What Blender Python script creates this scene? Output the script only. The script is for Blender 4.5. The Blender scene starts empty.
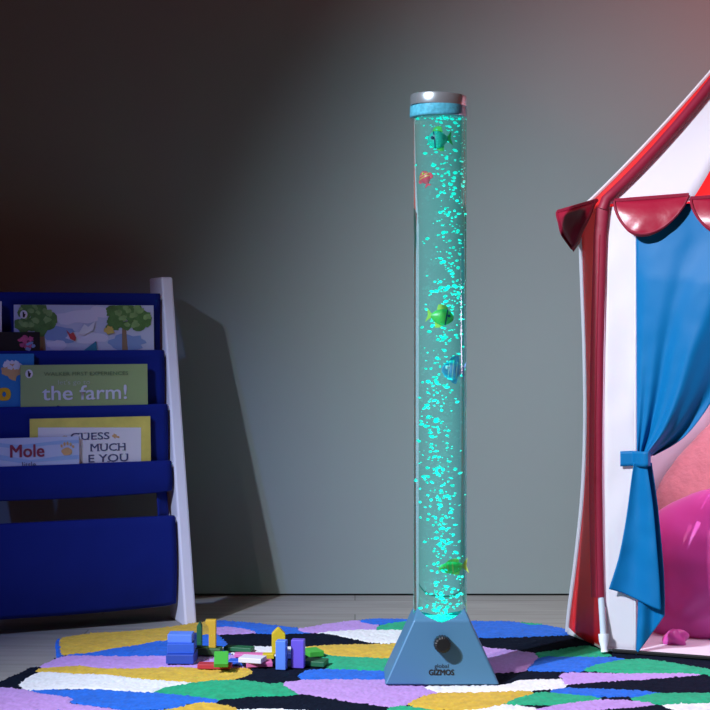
import bpy, bmesh, math, random
import numpy as np
from mathutils import Vector, Matrix, noise

random.seed(7)
S = bpy.context.scene
COL = S.collection
PI = math.pi
FPX, HY, CAMZ = 1479.0, 327.0, 0.726      # focal length in pixels, horizon row, eye height


# ------------------------------------------------------------------ measuring helpers
def at(px, py, Y):
    return Vector(((px - 355) * Y / FPX, Y, CAMZ - (py - HY) * Y / FPX))


def ground(px, py, z=0.0):
    return at(px, py, (CAMZ - z) * FPX / (py - HY))


def on_plane(px, py, q, n):
    d = Vector(((px - 355) / FPX, 1.0, -(py - HY) / FPX))
    o = Vector((0, 0, CAMZ))
    return o + d * ((q - o).dot(n) / d.dot(n))


# ------------------------------------------------------------------ materials
def mat(name, col, rough=0.6, metal=0.0, spec=0.5, bump=0.0, bscale=200.0, var=0.0, vscale=8.0,
        sheen=0.0, emit=None, estr=0.0, coat=0.0, transl=0.0):
    m = bpy.data.materials.new(name)
    m.use_nodes = True
    nt = m.node_tree
    b = nt.nodes['Principled BSDF']
    c = (*col, 1)
    b.inputs['Base Color'].default_value = c
    b.inputs['Roughness'].default_value = rough
    b.inputs['Metallic'].default_value = metal
    b.inputs['Specular IOR Level'].default_value = spec
    b.inputs['Sheen Weight'].default_value = sheen
    b.inputs['Coat Weight'].default_value = coat
    if emit:
        b.inputs['Emission Color'].default_value = (*emit, 1)
        b.inputs['Emission Strength'].default_value = estr
    tc = None
    if bump or var:
        tc = nt.nodes.new('ShaderNodeTexCoord')
    if var:
        n = nt.nodes.new('ShaderNodeTexNoise')
        n.inputs['Scale'].default_value = vscale
        n.inputs['Detail'].default_value = 5
        nt.links.new(tc.outputs['Object'], n.inputs['Vector'])
        r = nt.nodes.new('ShaderNodeMapRange')
        r.inputs['To Min'].default_value = 1 - var
        r.inputs['To Max'].default_value = 1 + var
        nt.links.new(n.outputs['Fac'], r.inputs['Value'])
        mx = nt.nodes.new('ShaderNodeVectorMath')
        mx.operation = 'SCALE'
        mx.inputs[0].default_value = col
        nt.links.new(r.outputs['Result'], mx.inputs['Scale'])
        nt.links.new(mx.outputs['Vector'], b.inputs['Base Color'])
    if bump:
        n2 = nt.nodes.new('ShaderNodeTexNoise')
        n2.inputs['Scale'].default_value = bscale
        n2.inputs['Detail'].default_value = 3
        nt.links.new(tc.outputs['Object'], n2.inputs['Vector'])
        bp = nt.nodes.new('ShaderNodeBump')
        bp.inputs['Strength'].default_value = bump
        bp.inputs['Distance'].default_value = 0.004
        nt.links.new(n2.outputs['Fac'], bp.inputs['Height'])
        nt.links.new(bp.outputs['Normal'], b.inputs['Normal'])
    if transl:
        t = nt.nodes.new('ShaderNodeBsdfTranslucent')
        t.inputs['Color'].default_value = c
        ms = nt.nodes.new('ShaderNodeMixShader')
        ms.inputs['Fac'].default_value = transl
        out = nt.nodes['Material Output']
        nt.links.new(b.outputs['BSDF'], ms.inputs[1])
        nt.links.new(t.outputs['BSDF'], ms.inputs[2])
        nt.links.new(ms.outputs['Shader'], out.inputs['Surface'])
    return m


def floor_mat():
    m = bpy.data.materials.new('floor_boards')
    m.use_nodes = True
    nt = m.node_tree
    b = nt.nodes['Principled BSDF']
    tc = nt.nodes.new('ShaderNodeTexCoord')
    mp = nt.nodes.new('ShaderNodeMapping')
    mp.inputs['Scale'].default_value = (1.2, 14, 1)
    nt.links.new(tc.outputs['Object'], mp.inputs['Vector'])
    n = nt.nodes.new('ShaderNodeTexNoise')
    n.inputs['Scale'].default_value = 3
    n.inputs['Detail'].default_value = 8
    nt.links.new(mp.outputs['Vector'], n.inputs['Vector'])
    br = nt.nodes.new('ShaderNodeTexBrick')
    br.inputs['Scale'].default_value = 1.0
    br.inputs['Brick Width'].default_value = 1.3
    br.inputs['Row Height'].default_value = 0.19
    br.inputs['Mortar Size'].default_value = 0.0022
    br.inputs['Color1'].default_value = (0.33, 0.31, 0.285, 1)
    br.inputs['Color2'].default_value = (0.29, 0.275, 0.25, 1)
    br.inputs['Mortar'].default_value = (0.19, 0.175, 0.155, 1)
    nt.links.new(tc.outputs['Object'], br.inputs['Vector'])
    r = nt.nodes.new('ShaderNodeMapRange')
    r.inputs['To Min'].default_value = 0.6
    r.inputs['To Max'].default_value = 1.4
    nt.links.new(n.outputs['Fac'], r.inputs['Value'])
    mx = nt.nodes.new('ShaderNodeVectorMath')
    mx.operation = 'SCALE'
    nt.links.new(br.outputs['Color'], mx.inputs[0])
    nt.links.new(r.outputs['Result'], mx.inputs['Scale'])
    nt.links.new(mx.outputs['Vector'], b.inputs['Base Color'])
    b.inputs['Roughness'].default_value = 0.55
    b.inputs['Specular IOR Level'].default_value = 0.25
    return m


def glass_mat(name, ior, col=(1, 1, 1), rough=0.0, emis=None, es=0.0):
    m = bpy.data.materials.new(name)
    m.use_nodes = True
    nt = m.node_tree
    nt.nodes.remove(nt.nodes['Principled BSDF'])
    g = nt.nodes.new('ShaderNodeBsdfGlass')
    g.inputs['IOR'].default_value = ior
    g.inputs['Roughness'].default_value = rough
    g.inputs['Color'].default_value = (*col, 1)
    out = nt.nodes['Material Output']
    nt.links.new(g.outputs['BSDF'], out.inputs['Surface'])
    if emis:
        e = nt.nodes.new('ShaderNodeEmission')
        e.inputs['Color'].default_value = (*emis, 1)
        e.inputs['Strength'].default_value = es
        nt.links.new(e.outputs['Emission'], out.inputs['Volume'])
    return m


M = dict(
    wall=mat('wall_paint', (0.245, 0.285, 0.278), 0.9, spec=0.1, bump=0.02, bscale=300),
    floor=floor_mat(),
    white_cloth=mat('white_nylon', (0.82, 0.82, 0.86), 0.55, bump=0.10, bscale=14, transl=0.3),
    red_cloth=mat('red_nylon', (0.95, 0.018, 0.02), 0.45, bump=0.08, bscale=18, transl=0.2),
    crimson=mat('crimson_satin', (0.34, 0.008, 0.035), 0.36, spec=0.6, bump=0.35, bscale=26),
    piping=mat('crimson_webbing', (0.27, 0.008, 0.035), 0.55, bump=0.15, bscale=90),
    blue_satin=mat('blue_satin', (0.002, 0.145, 0.37), 0.5, spec=0.18, bump=0.06, bscale=16),
    navy_cloth=mat('navy_canvas', (0.003, 0.014, 0.18), 0.7, bump=0.12, bscale=60, spec=0.2),
    white_wood=mat('white_paint', (0.75, 0.75, 0.84), 0.45),
    plastic_white=mat('white_plastic', (0.85, 0.87, 0.92), 0.35),
    silver=mat('silver_paint', (0.072, 0.21, 0.36), 0.45, metal=0.15, spec=0.5, bump=0.03, bscale=700),
    chrome=mat('chrome', (0.62, 0.74, 0.80), 0.22, metal=0.85),
    black=mat('black_plastic', (0.006, 0.007, 0.008), 0.4),
    dark=mat('dark_gap', (0.01, 0.01, 0.012), 0.8),
    magenta=mat('magenta_satin', (0.56, 0.065, 0.36), 0.42, spec=0.4, bump=0.06, bscale=10, sheen=0.2),
    salmon=mat('salmon_plush', (0.66, 0.33, 0.32), 0.9, bump=0.6, bscale=90, sheen=0.5, var=0.18, vscale=40, spec=0.1),
    mat_cloth=mat('groundsheet', (0.70, 0.70, 0.76), 0.6, bump=0.15, bscale=20),
    y=mat('rug_yellow', (0.62, 0.40, 0.035), 0.95, spec=0.05, var=0.35, vscale=60, sheen=0.15),
    b=mat('rug_blue', (0.012, 0.13, 0.62), 0.95, spec=0.05, var=0.35, vscale=60, sheen=0.1),
    p=mat('rug_lilac', (0.47, 0.27, 0.66), 0.95, spec=0.05, var=0.22, vscale=60, sheen=0.15),
    k=mat('rug_ink', (0.006, 0.009, 0.020), 0.95, spec=0.05, var=0.35, vscale=60),
    w=mat('rug_white', (0.78, 0.78, 0.80), 0.95, spec=0.05, var=0.15, vscale=60, sheen=0.1),
    g=mat('rug_green', (0.012, 0.36, 0.18), 0.95, spec=0.05, var=0.35, vscale=60, sheen=0.1),
)
PAINT = dict(
    navyblue=mat('block_royal', (0.02, 0.07, 0.42), 0.5), blue=mat('block_blue', (0.03, 0.12, 0.62), 0.5), navy=mat('block_navy', (0.012, 0.03, 0.2), 0.5),
    sky=mat('block_sky', (0.10, 0.24, 0.78), 0.5), violet=mat('block_violet', (0.14, 0.09, 0.62), 0.5),
    dgreen=mat('block_dark_green', (0.015, 0.13, 0.05), 0.5), green=mat('block_green', (0.06, 0.42, 0.05), 0.5),
    yellow=mat('block_yellow', (0.66, 0.50, 0.02), 0.5), amber=mat('block_amber', (0.66, 0.42, 0.03), 0.5),
    pink=mat('block_pink', (0.68, 0.16, 0.40), 0.5), white=mat('block_white', (0.72, 0.72, 0.80), 0.5),
    red=mat('block_red', (0.45, 0.03, 0.05), 0.5), olive=mat('block_olive', (0.05, 0.14, 0.04), 0.5),
)


# ------------------------------------------------------------------ object helpers
def tag(o, label, cat, group=None):
    o['label'] = label
    o['category'] = cat
    if group:
        o['group'] = group
    return o


def thing(name, loc, label, cat, group=None, rz=0.0):
    o = bpy.data.objects.new(name, None)
    o.empty_display_size = 0.03
    o.location = loc
    o.rotation_euler = (0, 0, rz)
    COL.objects.link(o)
    return tag(o, label, cat, group)


def link(name, me, m, parent=None, smooth=True, world=True):
    """link a mesh; coordinates are world ones unless world is False, and are moved into the parent's frame"""
    o = bpy.data.objects.new(name, me)
    for q in (m if isinstance(m, (list, tuple)) else [m]):
        me.materials.append(q)
    if smooth:
        me.polygons.foreach_set('use_smooth', [True] * len(me.polygons))
    COL.objects.link(o)
    if parent:
        o.parent = parent
        if world:
            root = parent
            mw = Matrix.LocRotScale(root.location, root.rotation_euler, None)
            if root.parent:
                mw = Matrix.LocRotScale(root.parent.location, root.parent.rotation_euler, None) @ mw
            me.transform(mw.inverted())
    return o


def bm_obj(name, bm, m, parent=None, smooth=True, world=True, bevel=0.0, solid=0.0, subsurf=0, sharp=50):
    bmesh.ops.recalc_face_normals(bm, faces=bm.faces)
    me = bpy.data.meshes.new(name)
    bm.to_mesh(me)
    bm.free()
    o = link(name, me, m, parent, smooth, world)
    if smooth:
        me.set_sharp_from_angle(angle=math.radians(sharp))
    if solid:
        md = o.modifiers.new('thickness', 'SOLIDIFY')
        md.thickness = solid
        md.offset = 0
    if bevel:
        md = o.modifiers.new('bevel', 'BEVEL')
        md.width = bevel
        md.segments = 2
        md.limit_method = 'ANGLE'
        md.angle_limit = 0.6
        md.harden_normals = False
    if subsurf:
        md = o.modifiers.new('smooth', 'SUBSURF')
        md.levels = md.render_levels = subsurf
    return o


def centre_origin(o, p):
    """put a top-level mesh's origin at p"""
    o.data.transform(Matrix.Translation(-Vector(p)))
    o.location = p
    return o


def grid(bm, f, nu, nv, close=False):
    rows = [[bm.verts.new(f(i / nu, j / nv)) for i in range(nu + (0 if close else 1))] for j in range(nv + 1)]
    n = nu if close else nu
    for j in range(nv):
        for i in range(n):
            i2 = (i + 1) % len(rows[0])
            bm.faces.new((rows[j][i], rows[j][i2], rows[j + 1][i2], rows[j + 1][i]))
    return rows


def tube(bm, pts, r, seg=10, cap=True, flat=1.0, flat_dir=None):
    pts = [Vector(p) for p in pts]
    rr = r if isinstance(r, (list, tuple)) else [r] * len(pts)
    rings = []
    prev = None
    for i, p in enumerate(pts):
        t = (pts[min(i + 1, len(pts) - 1)] - pts[max(i - 1, 0)]).normalized()
        if flat_dir is not None:
            a = (flat_dir - t * flat_dir.dot(t)).normalized()
        elif prev is None:
            a = t.orthogonal().normalized()
        else:
            a = (prev - t * prev.dot(t)).normalized()
        prev = a
        b = t.cross(a)
        rings.append([bm.verts.new(p + a * math.cos(2 * PI * k / seg) * rr[i] * flat + b * math.sin(2 * PI * k / seg) * rr[i])
                      for k in range(seg)])
    for i in range(len(rings) - 1):
        for k in range(seg):
            bm.faces.new((rings[i][k], rings[i][(k + 1) % seg], rings[i + 1][(k + 1) % seg], rings[i + 1][k]))
    if cap:
        bm.faces.new(list(reversed(rings[0])))
        bm.faces.new(rings[-1])


def lathe(bm, prof, seg, origin, tilt=None):
    o = Vector(origin)
    rings = []
    for r, z in prof:
        rings.append([bm.verts.new(Vector((r * math.cos(2 * PI * k / seg), r * math.sin(2 * PI * k / seg), z))) for k in range(seg)])
    for i in range(len(rings) - 1):
        for k in range(seg):
            bm.faces.new((rings[i][k], rings[i][(k + 1) % seg], rings[i + 1][(k + 1) % seg], rings[i + 1][k]))
    if prof[0][0] > 1e-6:
        bm.faces.new(list(reversed(rings[0])))
    if prof[-1][0] > 1e-6:
        bm.faces.new(rings[-1])
    mt = Matrix.Translation(o) @ (tilt or Matrix.Identity(4))
    bmesh.ops.transform(bm, matrix=mt, verts=[v for r in rings for v in r])


def hexa(bm, pts):
    """eight corners: bottom four then top four"""
    v = [bm.verts.new(p) for p in pts]
    for f in ((0, 3, 2, 1), (4, 5, 6, 7), (0, 1, 5, 4), (1, 2, 6, 5), (2, 3, 7, 6), (3, 0, 4, 7)):
        bm.faces.new([v[i] for i in f])


def box(bm, c, ax, ay, az, sx, sy, sz):
    c = Vector(c)
    P = []
    for dz in (-.5, .5):
        for dx, dy in ((-.5, -.5), (.5, -.5), (.5, .5), (-.5, .5)):
            P.append(c + ax * sx * dx + ay * sy * dy + az * sz * dz)
    hexa(bm, P)


def prism(bm, poly, O, ax, ay, an, th):
    """extrude a 2D outline lying in (ax, ay) along an"""
    a = [bm.verts.new(O + ax * x + ay * y) for x, y in poly]
    b = [bm.verts.new(O + ax * x + ay * y + an * th) for x, y in poly]
    bm.faces.new(a)
    bm.faces.new(list(reversed(b)))
    n = len(poly)
    for i in range(n):
        bm.faces.new((a[i], b[i], b[(i + 1) % n], a[(i + 1) % n]))


def blob2d(cx, cy, rx, ry, n=18, wob=0.12, seed=0):
    out = []
    for k in range(n):
        t = 2 * PI * k / n
        w = 1 + wob * noise.noise(Vector((math.cos(t) * 2 + seed * 3.7, math.sin(t) * 2, seed * 1.3))) * 2
        out.append((cx + rx * w * math.cos(t), cy + ry * w * math.sin(t)))
    return out


def lettering(text, x0, x1, y0, y1, O, ax, ay, an, bold=0.0, lift=0.0006):
    """letters as a thin mesh filling the box x0..x1, y0..y1 of the plane (ax, ay) at O"""
    cu = bpy.data.curves.new('lettering', 'FONT')
    cu.body = text
    cu.size = 1
    cu.resolution_u = 3
    ob = bpy.data.objects.new('lettering', cu)
    COL.objects.link(ob)
    dg = bpy.context.evaluated_depsgraph_get()
    dg.update()
    me = bpy.data.meshes.new_from_object(ob.evaluated_get(dg))
    bpy.data.objects.remove(ob)
    bpy.data.curves.remove(cu)
    xs = [v.co.x for v in me.vertices]
    ys = [v.co.y for v in me.vertices]
    sx = (x1 - x0) / (max(xs) - min(xs))
    sy = (y1 - y0) / (max(ys) - min(ys))
    mx, my = min(xs), min(ys)
    for v in me.vertices:
        v.co = O + ax * (x0 + (v.co.x - mx) * sx) + ay * (y0 + (v.co.y - my) * sy) + an * lift
    if bold:
        bm = bmesh.new()
        e = bold * sy
        for k, (dx, dy) in enumerate(((-1, -.6), (1, -.6), (-1, .6), (1, .6), (0, 0))):
            n0 = len(bm.verts)
            bm.from_mesh(me)
            bm.verts.ensure_lookup_table()
            bmesh.ops.translate(bm, verts=bm.verts[n0:], vec=ax * dx * e + ay * dy * e + an * k * .00002)
        bm.to_mesh(me)
        bm.free()
    return me


def interp(pts, t):
    """smooth interpolation through a list of tuples, t in 0..1"""
    n = len(pts) - 1
    x = min(max(t, 0), 1) * n
    i = min(int(x), n - 1)
    f = x - i
    p0, p1, p2, p3 = pts[max(i - 1, 0)], pts[i], pts[i + 1], pts[min(i + 2, n)]
    return [0.5 * ((2 * b) + (-a + c) * f + (2 * a - 5 * b + 4 * c - d) * f * f + (-a + 3 * b - 3 * c + d) * f ** 3)
            for a, b, c, d in zip(p0, p1, p2, p3)]


def nz(p, s, seed=0.0):
    return noise.noise(Vector((p[0] * s + seed, p[1] * s, p[2] * s + seed * .7)))


X, Yv, Z = Vector((1, 0, 0)), Vector((0, 1, 0)), Vector((0, 0, 1))
FLOOR_Z = -0.012          # the rug's pile top is z = 0

# ------------------------------------------------------------------ the setting
WALL_Y = 4.06
bm = bmesh.new()
box(bm, (0, 2.1, FLOOR_Z - .05), X, Yv, Z, 9, 4.24, .1)
f = bm_obj('floor', bm, M['floor'], smooth=False)
f['kind'] = 'structure'
bm = bmesh.new()
box(bm, (0, WALL_Y + .05, 1.744), X, Yv, Z, 9, .1, 3.5)
w = bm_obj('wall_back', bm, M['wall'], smooth=False)
w['kind'] = 'structure'
bm = bmesh.new()
box(bm, (0, WALL_Y + .056, -.0088), X, Yv, Z, 9, .08, .005)  # dark strip laid in the gap under the wall as its shade
t = bm_obj('gap_shade_1', bm, M['dark'], smooth=False)
t['kind'] = 'structure'

# ------------------------------------------------------------------ the rug
RUG_OUT = [(56, 640), (62, 637), (95, 632), (130, 630), (175, 625), (215, 619.5), (231, 619.5), (260, 622), (290, 626), (303, 627), (326, 623),
           (350, 619.5), (381, 617.7), (430, 618.5), (480, 620), (506, 620.5), (545, 623.5), (575, 629), (640, 624), (780, 632), (830, 690),
           (800, 765), (-20, 765), (-70, 735), (-45, 697), (0, 680), (18, 673), (30, 666), (40, 664.5), (57, 655.5)]
PATCHES = [
    ('b', [(50, 642), (62, 634), (64, 653), (57, 658)]),
    ('y', [(62, 634), (95, 630), (130, 628), (215, 619), (216, 632), (197, 635), (168, 639.3), (152, 640.5), (130, 645), (110, 647.5), (88, 651), (62, 653)]),
    ('b', [(60, 654), (88, 651), (110, 647.5), (130, 645), (152, 640.5), (168, 639), (197, 634.8), (216, 633), (229, 644), (228, 654), (167, 654.5), (92, 655), (71, 654)]),
    ('p', [(38, 666), (55, 657.5), (71, 654), (130, 654.5), (167, 654.5), (230, 653), (256, 655), (251, 668), (243, 666.5), (204, 668), (168, 666), (130, 667), (102, 667), (77, 665)]),
    ('y', [(39, 666.7), (77, 664.5), (102, 666.7), (130, 666.5), (175, 665), (204, 667), (243, 666), (252, 669), (251, 672), (238, 677), (207, 681.7), (175, 680), (130, 676), (110, 673), (77, 672), (39, 671)]),
    ('w', [(39, 671), (77, 672), (110, 673), (130, 676), (175, 679.5), (207, 681.7), (188, 683), (168, 686), (154, 691), (130, 690), (99, 688), (68, 687), (28, 688), (19, 682)]),
    ('g', [(153.7, 691), (164, 685.5), (188.6, 681.7), (220, 678.3), (247, 678.7), (270, 681.5), (290, 681), (299, 692.4), (290, 694), (256, 694.8), (217, 698), (186, 693.6)]),
    ('p', [(-80, 692), (-40, 689), (0, 685.3), (27, 687.7), (44, 692), (73, 696), (69.6, 699.6), (73, 702.4), (121, 708), (150, 711), (-80, 711)]),
    ('b', [(28, 688), (71, 687.5), (99, 688), (130, 690), (154, 691), (186, 693.4), (218, 698), (215.7, 701), (191, 701.3), (175, 706), (130, 709), (121, 707.5), (73, 702), (69.6, 699), (73, 696), (44, 692)]),
    ('y', [(140, 712), (175, 706), (200, 700.6), (220, 702.4), (240, 708), (262, 716), (250, 726), (150, 726)]),
    ('w', [(236, 708.5), (274, 706.5), (299, 707.5), (318, 711), (350, 719), (300, 728), (252, 722)]),
    ('b', [(-80, 710), (22, 709), (140, 711), (150, 724), (60, 735), (-80, 735)]),
    ('g', [(-80, 735), (60, 733), (260, 727), (300, 745), (100, 770), (-80, 770)]),
    ('p', [(300, 728), (420, 719), (470, 735), (380, 770), (280, 770), (290, 745)]),
    # back edge, centre
    ('b', [(213, 616), (231, 616), (303, 624), (326, 630), (317, 632), (290, 632.5), (256, 632), (242, 627.5), (214, 626)]),
    ('p', [(214, 625.8), (238, 626), (256, 631.4), (217, 633.5)]),
    ('p', [(298, 629), (303, 622), (326, 618), (350, 617), (366, 620), (380, 623.7), (379, 628.5), (345, 629.3), (316, 632)]),
    ('b', [(352, 615), (381, 614), (420, 615), (480, 616), (480, 622), (414, 619.8), (379, 623.3), (362, 620.4)]),
    ('g', [(380, 623.5), (413, 619.6), (450, 620), (480, 624), (470, 630), (403, 629), (378, 628.5)]),
    ('w', [(315, 632), (345, 629), (378, 628.3), (403.5, 628.5), (470, 630), (470, 640), (396, 641.2), (390, 642), (369, 641), (354, 637.5), (330, 633.2)]),
    ('w', [(222, 645.5), (274, 645), (306, 645), (302, 652), (274, 655), (254, 655), (232, 652)]),
    ('y', [(305, 645), (345, 643), (390, 642.4), (396, 641.2), (470, 640), (470, 655), (389, 656.2), (372, 655.8), (336, 654), (321, 651)]),
    ('g', [(316, 652), (321, 650.8), (336, 654), (372, 655.8), (389, 656.5), (470, 656), (470, 668), (332, 668.4), (326.6, 663)]),
    ('b', [(298, 674), (308, 668.6), (332, 667.7), (381.5, 668.6), (470, 668), (470, 678), (339, 678), (304, 678)]),
    ('p', [(283, 681), (301, 678.3), (339, 677.7), (380, 677.8), (450, 678), (470, 684), (440, 690.5), (420, 695), (411, 700), (403, 704), (390, 705.5), (354, 701), (326.6, 696), (308, 693), (298, 692)]),
    ('g', [(388, 712), (390, 705.3), (412, 703.8), (436, 707.5), (450, 716), (420, 720)]),
    ('w', [(425, 684), (499, 684), (518, 678.5), (540, 677.5), (568, 677.5), (565, 685), (529, 690), (480, 690.2), (465, 690.2), (440, 691)]),
    ('y', [(409, 701), (420, 695.5), (440, 690.8), (480, 690), (529, 689.6), (533, 692.5), (519, 697.7), (506, 702.5), (480, 708), (461, 709), (436, 707.5), (412, 704)]),
    ('w', [(461, 709), (480, 707.8), (506, 702.8), (540, 707), (560, 712), (520, 724), (470, 722)]),
    # right
    ('g', [(500, 617), (530, 618), (548, 624), (528, 624), (506, 623)]),
    ('b', [(470, 616), (506, 619), (530, 623.5), (548, 624), (575, 629), (568, 634), (522, 636), (470, 635)]),
    ('p', [(470, 645), (499, 647.5), (536, 652), (539, 657), (528, 666), (522, 670), (470, 670)]),
    ('g', [(535, 652), (561, 647), (590, 644.5), (612, 654), (577, 657), (541.5, 656)]),
    ('b', [(528, 668.8), (540, 656), (558, 655.3), (609.6, 655.2), (629, 659), (593, 664), (580, 670.5)]),
    ('g', [(586, 670), (593, 664), (619, 658.5), (642, 657), (674, 661), (710, 668), (800, 690), (703.5, 673), (661, 672)]),
    ('p', [(564, 671.5), (661, 671.5), (703.5, 673), (661, 676.6), (626, 679), (568, 682.5), (563, 678)]),
    ('b', [(550, 690), (567, 685.5), (626, 688), (660, 691), (632, 695), (593, 695)]),
    ('g', [(505, 703), (519, 695.4), (533, 692), (545, 690.5), (593, 694.4), (601, 697.7), (558, 703)]),
    ('g', [(631, 696), (658, 691.5), (720, 691), (790, 690), (780, 703), (710, 701), (661, 703.3), (635.5, 699)]),
    ('p', [(536, 707.6), (558, 702.5), (600, 697.5), (635, 699), (656, 703), (635.5, 706), (577, 709.5), (550, 712)]),
    ('w', [(662, 703.3), (710, 701), (780, 703), (770, 716), (690, 718), (674, 708)]),
    ('y', [(560, 722), (640, 714), (690, 720), (770, 722), (760, 745), (600, 745)]),
    ('g', [(470, 735), (560, 728), (620, 750), (520, 770), (400, 770)]),
]


def build_rug():
    def floor_poly(poly):
        return np.array([[*ground(x, y, 0.0).xy] for x, y in poly])

    def dense(P, k=5):
        out = []
        n = len(P)
        for i in range(n):
            a, b, c, d = P[i - 1], P[i], P[(i + 1) % n], P[(i + 2) % n]
            for j in range(k):
                f = j / k
                out.append(0.5 * ((2 * b) + (-a + c) * f + (2 * a - 5 * b + 4 * c - d) * f * f + (-a + 3 * b - 3 * c + d) * f ** 3) * .6
                           + (b + (c - b) * f) * .4)
        return np.array(out)

    def inside(P, x, y):
        res = np.zeros(x.shape, bool)
        n = len(P)
        bx = (x > P[:, 0].min()) & (x < P[:, 0].max()) & (y > P[:, 1].min()) & (y < P[:, 1].max())
        xs, ys = x[bx], y[bx]
        r = np.zeros(xs.shape, bool)
        for i in range(n):
            x1, y1 = P[i]
            x2, y2 = P[(i + 1) % n]
            if y1 == y2:
                continue
            c = ((y1 > ys) != (y2 > ys)) & (xs < (x2 - x1) * (ys - y1) / (y2 - y1) + x1)
            r ^= c
        res[bx] = r
        return res

    x0, x1, y0, y1 = -1.02, 1.22, 2.42, 3.76
    cx, cy = 0.0032, 0.0046
    nx, ny = int((x1 - x0) / cx), int((y1 - y0) / cy)
    gx, gy = np.meshgrid(x0 + (np.arange(nx) + .5) * cx, y0 + (np.arange(ny) + .5) * cy)
    rng = np.random.default_rng(3)
    jx = gx + rng.normal(0, .0010, gx.shape)
    jy = gy + rng.normal(0, .0014, gy.shape)
    keep = inside(dense(floor_poly(RUG_OUT)), jx, jy)
    order = ['k', 'y', 'b', 'p', 'w', 'g']
    idx = np.zeros(gx.shape, int)
    for c, poly in PATCHES:
        idx[inside(dense(floor_poly(poly)), jx, jy)] = order.index(c)
    # pile heights at the grid corners
    h = rng.normal(0, .0007, (ny + 1, nx + 1))
    pid = np.pad(idx, 1, mode='edge')
    diff = np.zeros((ny + 1, nx + 1), bool)
    a, b_, c_, d_ = pid[:-1, :-1], pid[1:, :-1], pid[:-1, 1:], pid[1:, 1:]
    diff = (a != b_) | (a != c_) | (a != d_)
    h[diff] -= .0022
    vx, vy = np.meshgrid(x0 + np.arange(nx + 1) * cx, y0 + np.arange(ny + 1) * cy)
    h += .0010 * np.sin(vx * 23 + np.sin(vy * 17) * 2) * np.sin(vy * 19 + 1.3)
    h -= .0022
    vx = vx + rng.normal(0, .0006, vx.shape)
    vy = vy + rng.normal(0, .0008, vy.shape)
    kj, ki = np.nonzero(keep)
    W = nx + 1
    quads = np.stack([kj * W + ki, kj * W + ki + 1, (kj + 1) * W + ki + 1, (kj + 1) * W + ki], 1)
    mats = idx[kj, ki]
    # skirt down to the floor where a kept cell meets an empty one
    pk = np.pad(keep, 1)
    skirts = []
    smat = []
    base = (ny + 1) * W
    for (dj, di, e) in ((-1, 0, (0, 1)), (1, 0, (2, 3)), (0, -1, (3, 0)), (0, 1, (1, 2))):
        nb = pk[kj + 1 + dj, ki + 1 + di]
        q = quads[~nb]
        skirts.append(np.stack([q[:, e[1]], q[:, e[0]], q[:, e[0]] + base, q[:, e[1]] + base], 1))
        smat.append(mats[~nb])
    faces = np.concatenate([quads] + skirts)
    fm = np.concatenate([mats] + smat)
    V = np.stack([vx.ravel(), vy.ravel(), h.ravel()], 1)
    V2 = V.copy()
    V2[:, 2] = FLOOR_Z
    V = np.concatenate([V, V2])
    used, inv = np.unique(faces.ravel(), return_inverse=True)
    V = V[used]
    faces = inv.reshape(-1, 4)
    me = bpy.data.meshes.new('rug')
    me.vertices.add(len(V))
    me.vertices.foreach_set('co', V.ravel())
    me.loops.add(len(faces) * 4)
    me.loops.foreach_set('vertex_index', faces.ravel().astype(np.int32))
    me.polygons.add(len(faces))
    me.polygons.foreach_set('loop_start', (np.arange(len(faces)) * 4).astype(np.int32))
    me.update(calc_edges=True)
    me.validate()
    o = link('rug', me, [M[c] for c in order], None, True)
    me.polygons.foreach_set('material_index', fm.astype(np.int32))
    me.update()
    centre_origin(o, (0.1, 3.1, FLOOR_Z))
    tag(o, 'tufted rug of wavy yellow, blue, lilac, green, white and ink patches on the floor', 'rug')


build_rug()

# ------------------------------------------------------------------ the bubble lamp
LX, LY = 0.1765, 3.068
LO = Vector((LX, LY, 0))
TR = 0.0552
lamp = thing('bubble_tube_lamp', LO, 'tall glowing teal bubble tube lamp with blue metallic base on the rug', 'lamp')


secs = [(.1165, .0675, 0), (.0576, .0555, .128), (.0455, .022, .1555)]


def rect(hw, hd, z):
    return [Vector((LX + sx * hw, LY + sy * hd, z)) for sx, sy in ((-1, -1), (1, -1), (1, 1), (-1, 1))]


bm = bmesh.new()
rings = [[bm.verts.new(p) for p in rect(*q)] for q in secs]
for i in range(2):
    for k in range(4):
        bm.faces.new((rings[i][k], rings[i][(k + 1) % 4], rings[i + 1][(k + 1) % 4], rings[i + 1][k]))
bm.faces.new(rings[0])
bm.faces.new(rings[-1])
base = bm_obj('base', bm, M['silver'], lamp, smooth=False, bevel=.0035)
bm = bmesh.new()                                     # the socket the tube stands in
lathe(bm, [(TR + .0007, .1165), (TR + .0007, .30)], 96, (0, 0, 0))
bmesh.ops.recalc_face_normals(bm, faces=bm.faces)
cm = bpy.data.meshes.new('socket')
bm.to_mesh(cm)
bm.free()
cut = bpy.data.objects.new('socket', cm)
COL.objects.link(cut)
cut.location = LO
md = base.modifiers.new('socket', 'BOOLEAN')
md.operation = 'DIFFERENCE'
md.solver = 'EXACT'
md.object = cut
bpy.context.view_layer.update()
dg = bpy.context.evaluated_depsgraph_get()
nm = bpy.data.meshes.new_from_object(base.evaluated_get(dg))
base.modifiers.clear()
base.data = nm
bpy.data.objects.remove(cut)


def front_y(z):          # the base's front face
    for (a0, d0, z0), (a1, d1, z1) in zip(secs[:-1], secs[1:]):
        if z0 <= z <= z1:
            return LY - (d0 + (d1 - d0) * (z - z0) / (z1 - z0))


FN = Vector((0, -1, .09)).normalized()
FUP = Vector((0, .09, 1)).normalized()
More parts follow.
